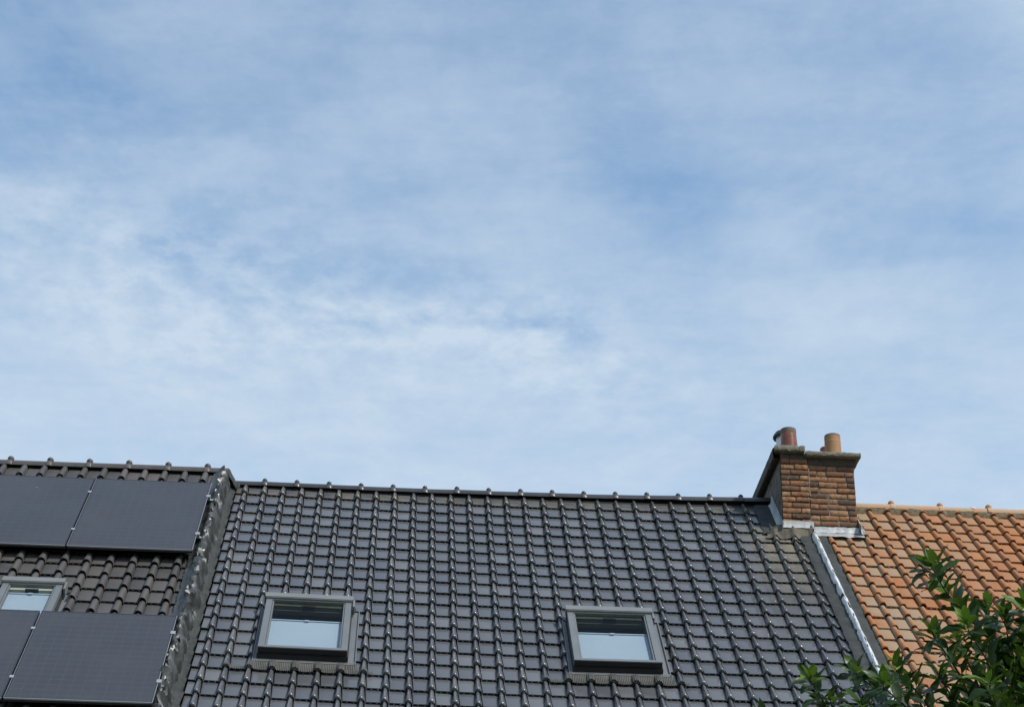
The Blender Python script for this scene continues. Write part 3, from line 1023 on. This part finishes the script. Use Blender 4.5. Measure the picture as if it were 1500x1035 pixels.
def solar_panel(u0, u1, v0, v1, label, clamp_side):
    c = ROOF @ Vector(P((u0 + u1) / 2, v1, PN - 0.04))
    t = thing('solar_panel', label, 'solar panel', c, 'solar panels on the brown roof')
    mb = MB()
    w, nt_ = 0.011, 0.035
    mb.box(P, u0, u0 + w, v0, v1, PN - nt_, PN)
    mb.box(P, u1 - w, u1, v0, v1, PN - nt_, PN)
    mb.box(P, u0 + w, u1 - w, v0, v0 + w, PN - nt_, PN - 0.0005)
    mb.box(P, u0 + w, u1 - w, v1 - w, v1, PN - nt_, PN - 0.0005)
    mb.build('frame', M['panelframe'], t, ROOF, sharp=0)
    # worn bare edge along the lower rim
    mb = MB()
    mb.box(P, u0 + 0.001, u1 - 0.001, v1 + 0.0005, v1 + 0.006, PN - 0.012, PN + 0.001)
    if clamp_side:
        mb.box(P, u1 + 0.0003, u1 + 0.004, v0 + 0.002, v1 - 0.001, PN - 0.008, PN + 0.0006)
    mb.box(P, u0 - 0.003, u0 - 0.0003, v0 + 0.002, v1 - 0.001, PN - 0.008, PN + 0.0006)
    mb.build('edge_trim', M['alu'], t, ROOF, sharp=0)
    mb = MB()
    mb.box(lambda u, v, n: P(u, v, n), u0 + w, u1 - w, v0 + w, v1 - w, PN - 0.012, PN - 0.002)
    mb.build('glass', M['panel'], t, ROOF, sharp=0)
    for fr in (0.20, 0.76):
        vv = v0 + (v1 - v0) * fr
        mb = MB()
        x1 = u1 + (0.075 if clamp_side else 0.02)
        mb.box(P, u0 - (0.0), x1, vv + 0.012, vv + 0.052, PN - 0.080, PN - 0.040)
        mb.build('mounting_rail', M['blackmetal'], t, ROOF, sharp=0)
        mb = MB()
        if clamp_side:
            mb.box(P, u1 - 0.012, u1 + 0.030, vv, vv + 0.055, PN + 0.0012, PN + 0.007)
            mb.box(P, u1 + 0.002, u1 + 0.030, vv, vv + 0.055, PN - 0.038, PN + 0.001)
            mb.box(P, u1 + 0.030, u1 + 0.058, vv + 0.014, vv + 0.050, PN - 0.039, PN - 0.032)
        else:
            mb.box(P, u1 - 0.009, u1 + 0.026, vv + 0.008, vv + 0.052, PN + 0.0012, PN + 0.005)
            mb.box(P, u1 + 0.003, u1 + 0.015, vv + 0.008, vv + 0.052, PN - 0.038, PN + 0.001)
        mb.build('clamp', M['alu'], t, ROOF, sharp=0)
    return t


PW_ = 1.195
UP, DN = (0.445, 2.255), (3.765, 5.455)
GU, GD = -1.507, -1.470
solar_panel(GU + 0.009, GU + PW_, UP[0], UP[1], 'upper dark solar panel beside the crumpled lead joint, right under the brown ridge', True)
solar_panel(GU - 0.009 - PW_, GU - 0.009, UP[0], UP[1], 'upper dark solar panel cut off by the photo edge, above the brown roof\'s window', False)
solar_panel(GD + 0.009, GD + PW_, DN[0], DN[1], 'lower dark solar panel beside the lead joint, whole, below the strip of brown tiles', True)
solar_panel(GD - 0.009 - PW_, GD - 0.009, DN[0], DN[1], 'lower dark solar panel in the bottom left corner, mostly cut off by the photo edge', False)

# ------------------------------------------------------------------ chimney on the party wall
ch = thing('chimney', 'old brick chimney stack with clay pots between the black and the orange roof', 'chimney', (4.45, 19.75, 10.1))
I4 = Matrix.Translation((0, 0, -0.065))


def bricks(mb, xa, xb, y, z0, z1, nc, pattern, dark_right=False, lean=0.0):
    hgt = (z1 - z0) / nc
    for r in range(nc):
        za, zb = z0 + r * hgt + 0.005, z0 + (r + 1) * hgt - 0.0045
        xs = pattern[r % len(pattern)]
        x = xa
        for w in xs:
            x2 = min(x + w, xb)
            if x2 - x < 0.02:
                continue
            t = min(1, max(0, random.gauss(0.5, 0.24)))
            if random.random() < 0.06:
                t = 0.9
            if dark_right and x2 > xb - 0.06 and random.random() < 0.6:
                t = random.uniform(0.0, 0.2)
            if r >= nc - 2 and random.random() < 0.55:
                t = random.uniform(0.0, 0.3)
            dy = random.uniform(-0.008, 0.006)
            a, b, c_, d = x + 0.003 + random.uniform(0, 0.004), x2 - 0.004 - random.uniform(0, 0.004), za + random.uniform(-.002, .003), zb + random.uniform(-.003, .002)
            # worn brick: front face with broken-up edges
            seg = max(3, int((b - a) / 0.022))
            rows = []
            for (zz, yy) in ((c_, 0.03), (c_ + 0.0005, 0.003), (c_ + 0.0035, 0.0), (d - 0.004, 0.0), (d - 0.0005, 0.003), (d, 0.03)):
                row = []
                for i in range(seg + 1):
                    px = a + (b - a) * i / seg
                    e = 0.003 if i in (0, seg) else 0
                    q = nz(px * 40, zz * 40, r * 3.1)
                    row.append((px + 0.0015 * q, y + dy + yy + e + 0.004 * max(0, nz(px * 18, zz * 22, 5 + r)), zz + 0.0042 * nz(px * 45, 7, zz * 20 + r)))
                rows.append(row)
            mb.grid(rows, t=t)
            for k, px in ((0, a), (seg, b)):
                mb.face([rows[0][k], rows[1][k], rows[2][k], rows[3][k], rows[4][k], rows[5][k]], t=t)
            x = x2


YL, YR, YB = 19.70, 19.725, 21.55
mb = MB()
bricks(mb, 4.052, 4.352, YL, 10.215, 11.045, 13, [(0.10, 0.20), (0.20, 0.10), (0.095, 0.205), (0.205, 0.095), (0.105, 0.195), (0.15, 0.15)])
pat = [(0.20, 0.205, 0.10), (0.10, 0.20, 0.205), (0.10, 0.20, 0.11, 0.095), (0.205, 0.2, 0.1), (0.09, 0.1, 0.2, 0.1), (0.2, 0.1, 0.2)]
bricks(mb, 4.358, 4.858, YR, 10.215, 10.985, 12, pat, True)
# right flank of the stack, brick as well
fl = MB()
st = mb.build('brickwork', M['brick'], ch, I4, sharp=50)
mb = MB()
Id = lambda x, y, z: (x, y, z)
mb.box(Id, 4.056, 4.350, YL + 0.019, YB, 9.6, 11.06)
mb.box(Id, 4.350, 4.853, YR + 0.010, YB, 9.6, 11.0)
mb.build('mortar_core', M['mortar'], ch, I4, sharp=0)
# rendered left flank, pointed joint strip
mb = MB()
rows = []
for i in range(30):
    y = YL + 0.012 + (YB - YL - 0.02) * i / 29
    rows.append([(4.050 + 0.006 * nz(y * 6, z * 8, 1) - (0.004 if 0 < i else 0), y, z) for z in [9.6 + 1.45 * k / 20 for k in range(21)]])
mb.grid(rows)
mb.build('render_coat', M['flank'], ch, I4)
mb = MB()
rows = []
for i in range(26):
    z = 10.62 + 0.37 * i / 25
    wv = 0.006 * nz(z * 25, 1, 1)
    rows.append([(4.344 + wv, YL + 0.012, z), (4.352 + wv, YL + 0.004 + 0.004 * nz(z * 40, 3, 3), z), (4.362 - wv, YR - 0.006, z), (4.372 - wv, YR + 0.010, z)])
mb.grid(rows)
mb.box(Id, 4.20, 4.345, YL + 0.002, YL + 0.03, 11.0, 11.07, jit=0.004)
mb.build('joint_mortar', M['mortar'], ch, I4)


def rough_slab(mb, x0, x1, y0, y1, z0, z1, nx, ny, amp, rnd=0.012):
    """slab with chipped, rounded edges"""
    prof = [(0, 0.0, 0.0), (0, 0, rnd), (0, 0, 1 - rnd)]
    ring = []
    per = []
    for i in range(nx):
        per.append((x0 + (x1 - x0) * i / nx, y0))
    for i in range(ny):
        per.append((x1, y0 + (y1 - y0) * i / ny))
    for i in range(nx):
        per.append((x1 - (x1 - x0) * i / nx, y1))
    for i in range(ny):
        per.append((x0, y1 - (y1 - y0) * i / ny))
    cx, cy = (x0 + x1) / 2, (y0 + y1) / 2
    rows = []
    hh = z1 - z0
    for ins, z in ((0.15, z0), (0.012, z0), (0.003, z0 + 0.006), (0.0, z0 + hh * 0.4), (0.001, z1 - 0.016), (0.007, z1 - 0.004), (0.02, z1), (0.15, z1 + 0.006)):
        row = []
        for (x, y) in per:
            dx = 1 if x < cx else -1
            dy = 1 if y < cy else -1
            px = x + (ins * dx if min(abs(x - x0), abs(x - x1)) < ins else 0)
            py = y + (ins * dy if min(abs(y - y0), abs(y - y1)) < ins else 0)
            row.append((px + amp * nz(px * 30, py * 30, z * 30), py + amp * nz(px * 30 + 9, py * 30, z * 30), z + amp * 0.9 * nz(px * 24, py * 24, z * 9 + 4)))
        rows.append(row)
    mb.grid(rows, closed=True)
    mb.face(rows[0]); mb.face(rows[-1])


mb = MB()
rough_slab(mb, 3.985, 4.318, YL - 0.075, YB + 0.08, 11.100, 11.172, 30, 60, 0.006)
rough_slab(mb, 4.318, 4.924, YR - 0.085, YB + 0.08, 11.062, 11.120, 50, 60, 0.0055)
mb.build('coping', M['concrete'], ch, I4, sharp=50)
# mortar corbel below each coping slab, the cap's shadow put into its dark colour
mb = MB()
for (xa, xb, y, z0, z1, o0, o1) in ((4.053, 4.345, YL, 11.040, 11.10, 0.002, 0.008), (4.352, 4.856, YR, 10.985, 11.064, 0.0, 0.026)):
    rows = []
    for z, o in ((z0, o0), (z0 + (z1 - z0) * 0.5, o0 + (o1 - o0) * 0.35), (z1, o1)):
        p = [(xa, YB)] + [(xa, y - o)] + [(xa + (xb - xa) * k / 16, y - o + 0.003 * nz(k, z * 30, 2)) for k in range(17)] + [(xb + o, y - o)] + [(xb + o, YB)]
        rows.append([(a, b, z) for a, b in p])
    mb.grid(rows)
mb.build('corbel', M['corbel'], ch, I4, sharp=40)
# added dark strip round the coping's left edge, standing for shaded side and soffit
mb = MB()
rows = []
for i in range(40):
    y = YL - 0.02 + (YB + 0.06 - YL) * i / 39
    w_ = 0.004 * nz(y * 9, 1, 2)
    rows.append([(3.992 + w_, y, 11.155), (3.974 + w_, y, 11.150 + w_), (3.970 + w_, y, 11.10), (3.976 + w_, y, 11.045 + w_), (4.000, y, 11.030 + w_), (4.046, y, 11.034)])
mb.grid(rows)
mb.build('edge_shade', M['capshade'], ch, I4, sharp=50)

# pots
mb = MB()
mb.lathe([(0.100, 11.15), (0.099, 11.19), (0.094, 11.30), (0.086, 11.44), (0.084, 11.455), (0.086, 11.46), (0.085, 11.505), (0.072, 11.508), (0.070, 11.42), (0.07, 11.2)], 4.21, 19.95, 40, mis=[0, 0, 0, 1, 1, 1, 1, 1, 1])
mb.build('chimney_pot', [M['pot_red'], M['soot']], ch, I4, sharp=50)['label'] = 'red-brown glazed tapered pot'
mb = MB()
mb.lathe([(0.096, 11.10), (0.093, 11.14), (0.090, 11.25), (0.088, 11.38), (0.090, 11.386), (0.087, 11.40), (0.089, 11.455), (0.085, 11.478), (0.072, 11.48), (0.070, 11.40), (0.07, 11.15)], 4.705, 20.0, 40, mis=[0, 0, 0, 0, 0, 0, 1, 1, 1, 1])
mb.build('chimney_pot', [M['pot_ochre'], M['soot']], ch, I4, sharp=50)['label'] = 'ochre clay pot with a banded rim'
mb = MB()
mb.lathe([(0.078, 11.10), (0.076, 11.3), (0.072, 11.49), (0.066, 11.50), (0.060, 11.49), (0.06, 11.2)], 4.715, 20.36, 32, mis=[0, 0, 1, 1, 1])
mb.build('chimney_pot', [M['pot_red'], M['soot']], ch, I4, sharp=50)['label'] = 'small dark red pot behind the ochre one'
# metal flue with a flared dark hat
mb = MB()
mb.lathe([(0.082, 11.15), (0.082, 11.47), (0.082, 11.50), (0.082, 11.66)], 4.255, 20.45, 32)
fl_ = mb.build('flue', M['white'], ch, I4, sharp=50)
mb = MB()
mb.lathe([(0.084, 11.655), (0.112, 11.640), (0.117, 11.650), (0.116, 11.668), (0.085, 11.715), (0.03, 11.73)], 4.255, 20.45, 36)
mb.build('flue_hat', M['blackmetal'], fl_, I4, sharp=40)
mb = MB()
mb.lathe([(0.083, 11.50), (0.112, 11.492), (0.114, 11.508), (0.112, 11.52), (0.083, 11.53)], 4.255, 20.45, 36)
mb.build('flue_collar', M['blackmetal'], fl_, I4, sharp=40)

# zinc and lead at the foot of the stack
mb = MB()


def bent(xa, xb, y, zt, zb, nx, amp, out=0.0):
    rows = []
    for i in range(nx + 1):
        x = xa + (xb - xa) * i / nx
        w = amp * nz(x * 22, 3, zt * 9)
        rows.append([(x, y + 0.012, zt + w * 1.2), (x, y - 0.004, zt - 0.004 + w * 1.2), (x, y - 0.007 + w * .5, (zt + zb) / 2), (x, y - 0.012 - out * 0.4 + w * .4, zb + 0.015), (x, y - 0.016 - out, zb + w)])
    mb.grid(rows)


bent(4.044, 4.375, YL - 0.004, 10.318, 10.232, 30, 0.006)
bent(4.375, 4.862, YR - 0.016, 10.270, 10.190, 40, 0.006, 0.006)
mb.build('zinc_flashing', M['zinc'], ch, I4, sharp=60)
I4 = Matrix.Identity(4)
# pale skirt dressed on to the orange tiles
mb = MB()
rows = []
for i in range(41):
    u = 6.005 + 0.55 * i / 40
    rows.append([P(u, 0.500 + 0.02 * t_ * 0 + 0.16 * t_ + 0.012 * nz(u * 14, 1, 1) * t_, 0.020 - 0.028 * t_ + 0.010 * nz(u * 9, t_ * 3, 2)) for t_ in (0, .25, .5, .75, 1)])
rows = [[(ROOF @ Vector(p)) for p in r] for r in rows]
mb.grid(rows)
# right-hand raking strip on the orange roof
rows = []
for i in range(25):
    v = -0.02 + 0.64 * i / 24
    rows.append([ROOF @ Vector(P(u + 0.010 * nz(v * 12, u * 5, 1), v, n + 0.006 * nz(v * 15, u * 30, 4))) for u, n in ((6.512, 0.10), (6.514, 0.05), (6.525, 0.012), (6.548, 0.006), (6.565, 0.016), (6.582, 0.002))])
mb.grid(rows)
mb.build('zinc_flashing', M['zinc'], ch, I4, sharp=60)
# left upstand against the flank
mb = MB()
rows = []
for i in range(25):
    v = -0.20 + 0.80 * i / 24
    rows.append([ROOF @ Vector(P(u + 0.006 * nz(v * 12, n * 30, 1), v, n)) for u, n in ((5.690, 0.105), (5.689, 0.06), (5.685, 0.01), (5.665, -0.012))])
mb.grid(rows)
mb.build('upstand', M['upstand'], ch, I4, sharp=60)
# dark lead beside the stack and dirty lead dressed over the rolls below it
mb = MB()
rows = []
for i in range(34):
    v = -0.22 + 0.80 * i / 33
    ul = 5.50 + 0.022 * nz(v * 5, 2, 2) + 0.012 * nz(v * 17, 5, 2)
    rows.append([P(u, v, -0.022 + 0.006 * nz(u * 20, v * 20, 3) + n) for u, n in ((ul, -0.010), (ul + 0.03, 0.0), (5.58, 0.002), (5.61, 0.003), (5.64, 0.004), (5.69, 0.010))])
mb.grid(rows)
mb.build('side_lead', M['leadflat'], ch, ROOF, sharp=60)
mb = MB()
rows = []
for i in range(15):
    t_ = i / 14
    row = []
    for j in range(61):
        u = 5.50 + 0.05 * nz(t_ * 3, 4, 4) + 0.05 * (1 - t_) + (6.0 - 5.53) * j / 60
        ph = (u + 0.1) % 0.2 - 0.1
        rib = 0.040 * math.exp(-(ph / 0.030) ** 2) * (0.25 + 0.75 * t_)
        v = 0.53 + 0.19 * t_ + (0.05 * nz(u * 11, 2, 3) + 0.025 * nz(u * 37, 2, 3)) * t_
        row.append(P(u, v, -0.026 + rib + 0.005 * nz(u * 17, v * 17, 8) + 0.085 * (1 - t_) ** 1.5 * min(1.0, j / 12)))
    rows.append(row)
mb.grid(rows)
mb.build('front_lead', M['dirtylead'], ch, ROOF, sharp=60)

# ------------------------------------------------------------------ laurel in front
TB = Vector((3.35, 9.1, 0))
tree = thing('laurel_tree', 'glossy green laurel tree with pointed leaves in front of the orange roof', 'tree', TB)
wood = MB()
leaf = MB()


def ray(px, py, y):
    d = Vector((RW[0][0] * (px - 750) / 3000 + RW[0][1] * (py - 517.5) / 3000 + RW[0][2],
                RW[1][0] * (px - 750) / 3000 + RW[1][1] * (py - 517.5) / 3000 + RW[1][2],
                RW[2][0] * (px - 750) / 3000 + RW[2][1] * (py - 517.5) / 3000 + RW[2][2]))
    return Vector((0, 0, 1.6)) + d * (y / d.y)


def add_leaf(base, dirn, up, L, wd, t, curl):
    L, wd = L * 0.97, wd * 1.10
    d = dirn.normalized()
    side = d.cross(up)
    if side.length < 1e-3:
        side = d.orthogonal()
    side.normalize()
    nn = side.cross(d).normalized()
    prof = [(0.0, 0.06), (0.10, 0.30), (0.28, 0.78), (0.50, 1.0), (0.70, 0.84), (0.88, 0.42), (1.0, 0.03)]
    rows = []
    fold = random.uniform(0.15, 0.55)
    wav = random.uniform(0, 6)
    for q, a in prof:
        c = base + d * (L * q) + nn * (-curl * L * q * q) + nn * 0.0
        hw_ = wd * 0.5 * a
        z = hw_ * fold
        rp = 0.06 * wd * math.sin(q * 9 + wav)
        rows.append([c - side * hw_ + nn * (z + rp), c, c + side * hw_ + nn * (z - rp)])
    leaf.grid(rows, t=t)


def shoot(pts, n, L0=0.10, young=0.5, rad=0.005, spread=1.0):
    """a twig through the points with leaves along it and a tuft of paler young leaves at its tip"""
    pts = [Vector(p) for p in pts]
    # Catmull-like resample
    dense = []
    for i in range(len(pts) - 1):
        for k in range(6):
            dense.append(pts[i].lerp(pts[i + 1], k / 6) + Vector((nz(i + k * .2, 1, pts[i].x), nz(2, i + k * .2, pts[i].z), 0)) * 0.012)
    dense.append(pts[-1])
    wood.tube(dense, [rad * (1.15 - 0.75 * i / (len(dense) - 1)) for i in range(len(dense))], 6)
    ga = random.uniform(0, 6)
    for k in range(n):
        q = 1 - (k / n) ** 1.15 * 0.92
        x = q * (len(dense) - 1)
        i = min(int(x), len(dense) - 2)
        p = dense[i].lerp(dense[i + 1], x - i)
        ax = (dense[i + 1] - dense[i]).normalized()
        ga += 2.4
        o = ax.orthogonal().normalized()
        o = Matrix.Rotation(ga, 3, ax) @ o
        if k < 5:
            ang = random.uniform(0.2, 0.55)
            L = L0 * random.uniform(0.75, 1.0)
            t = min(1, max(0.0, random.gauss(0.62 + 0.33 * young, 0.12)))
            wd = L * random.uniform(0.30, 0.40)
        else:
            ang = random.uniform(0.65, 1.2) * spread
            L = L0 * random.uniform(0.85, 1.15)
            t = min(0.85, max(0.0, random.gauss(0.32, 0.22)))
            wd = L * random.uniform(0.36, 0.46)
        d = ax * math.cos(ang) + o * math.sin(ang) + Vector((0, 0, 0.12))
        upv = (ax + Vector((0, 0, 0.9)) + Vector((random.uniform(-.5, .5), random.uniform(-.5, .5), random.uniform(-.2, .4))))
        add_leaf(p + o * rad, d, upv, L, wd, t, random.uniform(0.02, 0.28))


# trunk and main limbs
wood.tube([TB, TB + Vector((0.03, 0.02, 0.8)), TB + Vector((-0.02, 0.0, 1.6)), TB + Vector((0.04, -0.02, 2.3))], [0.10, 0.08, 0.07, 0.062], 10)
fork = TB + Vector((0.04, -0.02, 2.25))
limbs = []
for (dx, dy, dz) in ((-0.55, -0.1, 1.6), (-0.9, 0.1, 1.25), (-0.15, -0.35, 1.9), (0.25, 0.2, 2.1), (0.7, -0.1, 1.7), (0.1, 0.6, 1.7), (-0.4, 0.5, 1.5), (1.0, 0.3, 1.3), (0.5, -0.6, 1.5), (-0.5, -0.6, 1.2)):
    e = fork + Vector((dx, dy, dz))
    mid = fork.lerp(e, 0.5) + Vector((dx * 0.15, dy * 0.15, -0.05))
    wood.tube([fork, mid, e], [0.042, 0.026, 0.012], 7)
    limbs.append((mid, e))
# named shoots that stand out against the roofs (each with its own distance)
S = [([(1352, 806), (1372, 846), (1405, 888), (1448, 938), (1490, 1000)], 8.75, 24, 0.115, 0.9),
     ([(1356, 902), (1374, 940), (1402, 985), (1430, 1040)], 8.6, 16, 0.105, 0.9),
     ([(1408, 890), (1424, 930), (1448, 975), (1470, 1030)], 8.5, 15, 0.105, 0.8),
     ([(1392, 915), (1408, 950), (1430, 1000), (1450, 1060)], 8.9, 14, 0.10, 0.9),
     ([(1302, 956), (1320, 990), (1348, 1020), (1380, 1070)], 8.7, 14, 0.105, 0.9),
     ([(1178, 974), (1193, 1003), (1208, 1032), (1230, 1075)], 8.8, 12, 0.10, 1.0),
     ([(1242, 972), (1262, 992), (1290, 1018), (1325, 1060)], 8.9, 14, 0.10, 0.9),
     ([(1284, 985), (1300, 1010), (1330, 1040), (1360, 1085)], 8.4, 13, 0.10, 0.5),
     ([(1450, 985), (1452, 1010), (1458, 1040), (1465, 1080)], 8.3, 13, 0.105, 0.9),
     ([(1470, 880), (1474, 920), (1480, 965), (1490, 1010)], 8.9, 17, 0.11, 0.3),
     ([(1440, 868), (1448, 905), (1462, 950), (1478, 1000)], 9.2, 16, 0.11, 0.2),
     ([(1500, 868), (1505, 900), (1512, 950), (1515, 1000)], 8.8, 16, 0.11, 0.7),
     ([(1372, 968), (1380, 995), (1395, 1030), (1405, 1070)], 8.6, 12, 0.10, 0.8),
     ([(1110, 1036), (1118, 1060), (1135, 1090), (1165, 1130)], 8.9, 10, 0.09, 0.9),
     ([(1255, 1020), (1268, 1040), (1290, 1070), (1310, 1100)], 8.5, 12, 0.10, 0.4),
     ([(1210, 1010), (1222, 1035), (1245, 1065), (1270, 1100)], 8.9, 11, 0.09, 0.3),
     ([(1320, 985), (1335, 1010), (1352, 1040), (1372, 1080)], 9.2, 14, 0.10, 0.3)]
for pp, y, n, L, yg in S:
    pp = [(pp[0][0] * 0.45 + pp[1][0] * 0.55, pp[0][1] * 0.45 + pp[1][1] * 0.55)] + pp[1:]
    pts = [ray(px, py, y + 0.10 * i) for i, (px, py) in enumerate(pp)][::-1]
    # run the twig back to the nearest limb
    tgt = min((e for mdl, e in limbs), key=lambda e: (e - pts[0]).length)
    shoot([tgt.lerp(pts[0], 0.45) + Vector((0, 0, -0.08))] + pts, int(n * 2.3), L * 1.12, yg, 0.0065)
    wood.tube([tgt, tgt.lerp(pts[0], 0.45) + Vector((0, 0, -0.08))], 0.008, 6)
# the body of the crown
CC = TB + Vector((0.48, 0.0, 3.86))
RX, RY, RZ = 1.70, 0.95, 1.25
cnt = 0
while cnt < 1700:
    a = Vector((random.gauss(0, 1), random.gauss(0, 1), random.gauss(0.55, 1))).normalized()
    rr = random.uniform(0.30, 1.0) ** 0.4
    lump = 1 + 0.18 * nz(a.x * 2.1, a.y * 2.1, a.z * 2.1 + 4)
    tip = CC + Vector((a.x * RX, a.y * RY, a.z * RZ)) * rr * lump
    if tip.z < 2.3:
        continue
    out_ = (tip - (CC - Vector((0, 0, 0.7)))).normalized()
    root = tip - (out_ + Vector((random.uniform(-.4, .4), random.uniform(-.4, .4), 0.35))).normalized() * random.uniform(0.22, 0.36)
    shoot([root, root.lerp(tip, 0.5) + Vector((random.uniform(-.02, .02), random.uniform(-.02, .02), -0.015)), tip], random.randint(13, 19), random.uniform(0.095, 0.125), random.choice((0.1, 0.3, 0.5, 0.9)), 0.005)
    cnt += 1
wood.build('trunk', M['bark'], tree, I4)
cr = leaf.build('crown', M['leaf'], tree, I4, sharp=0)
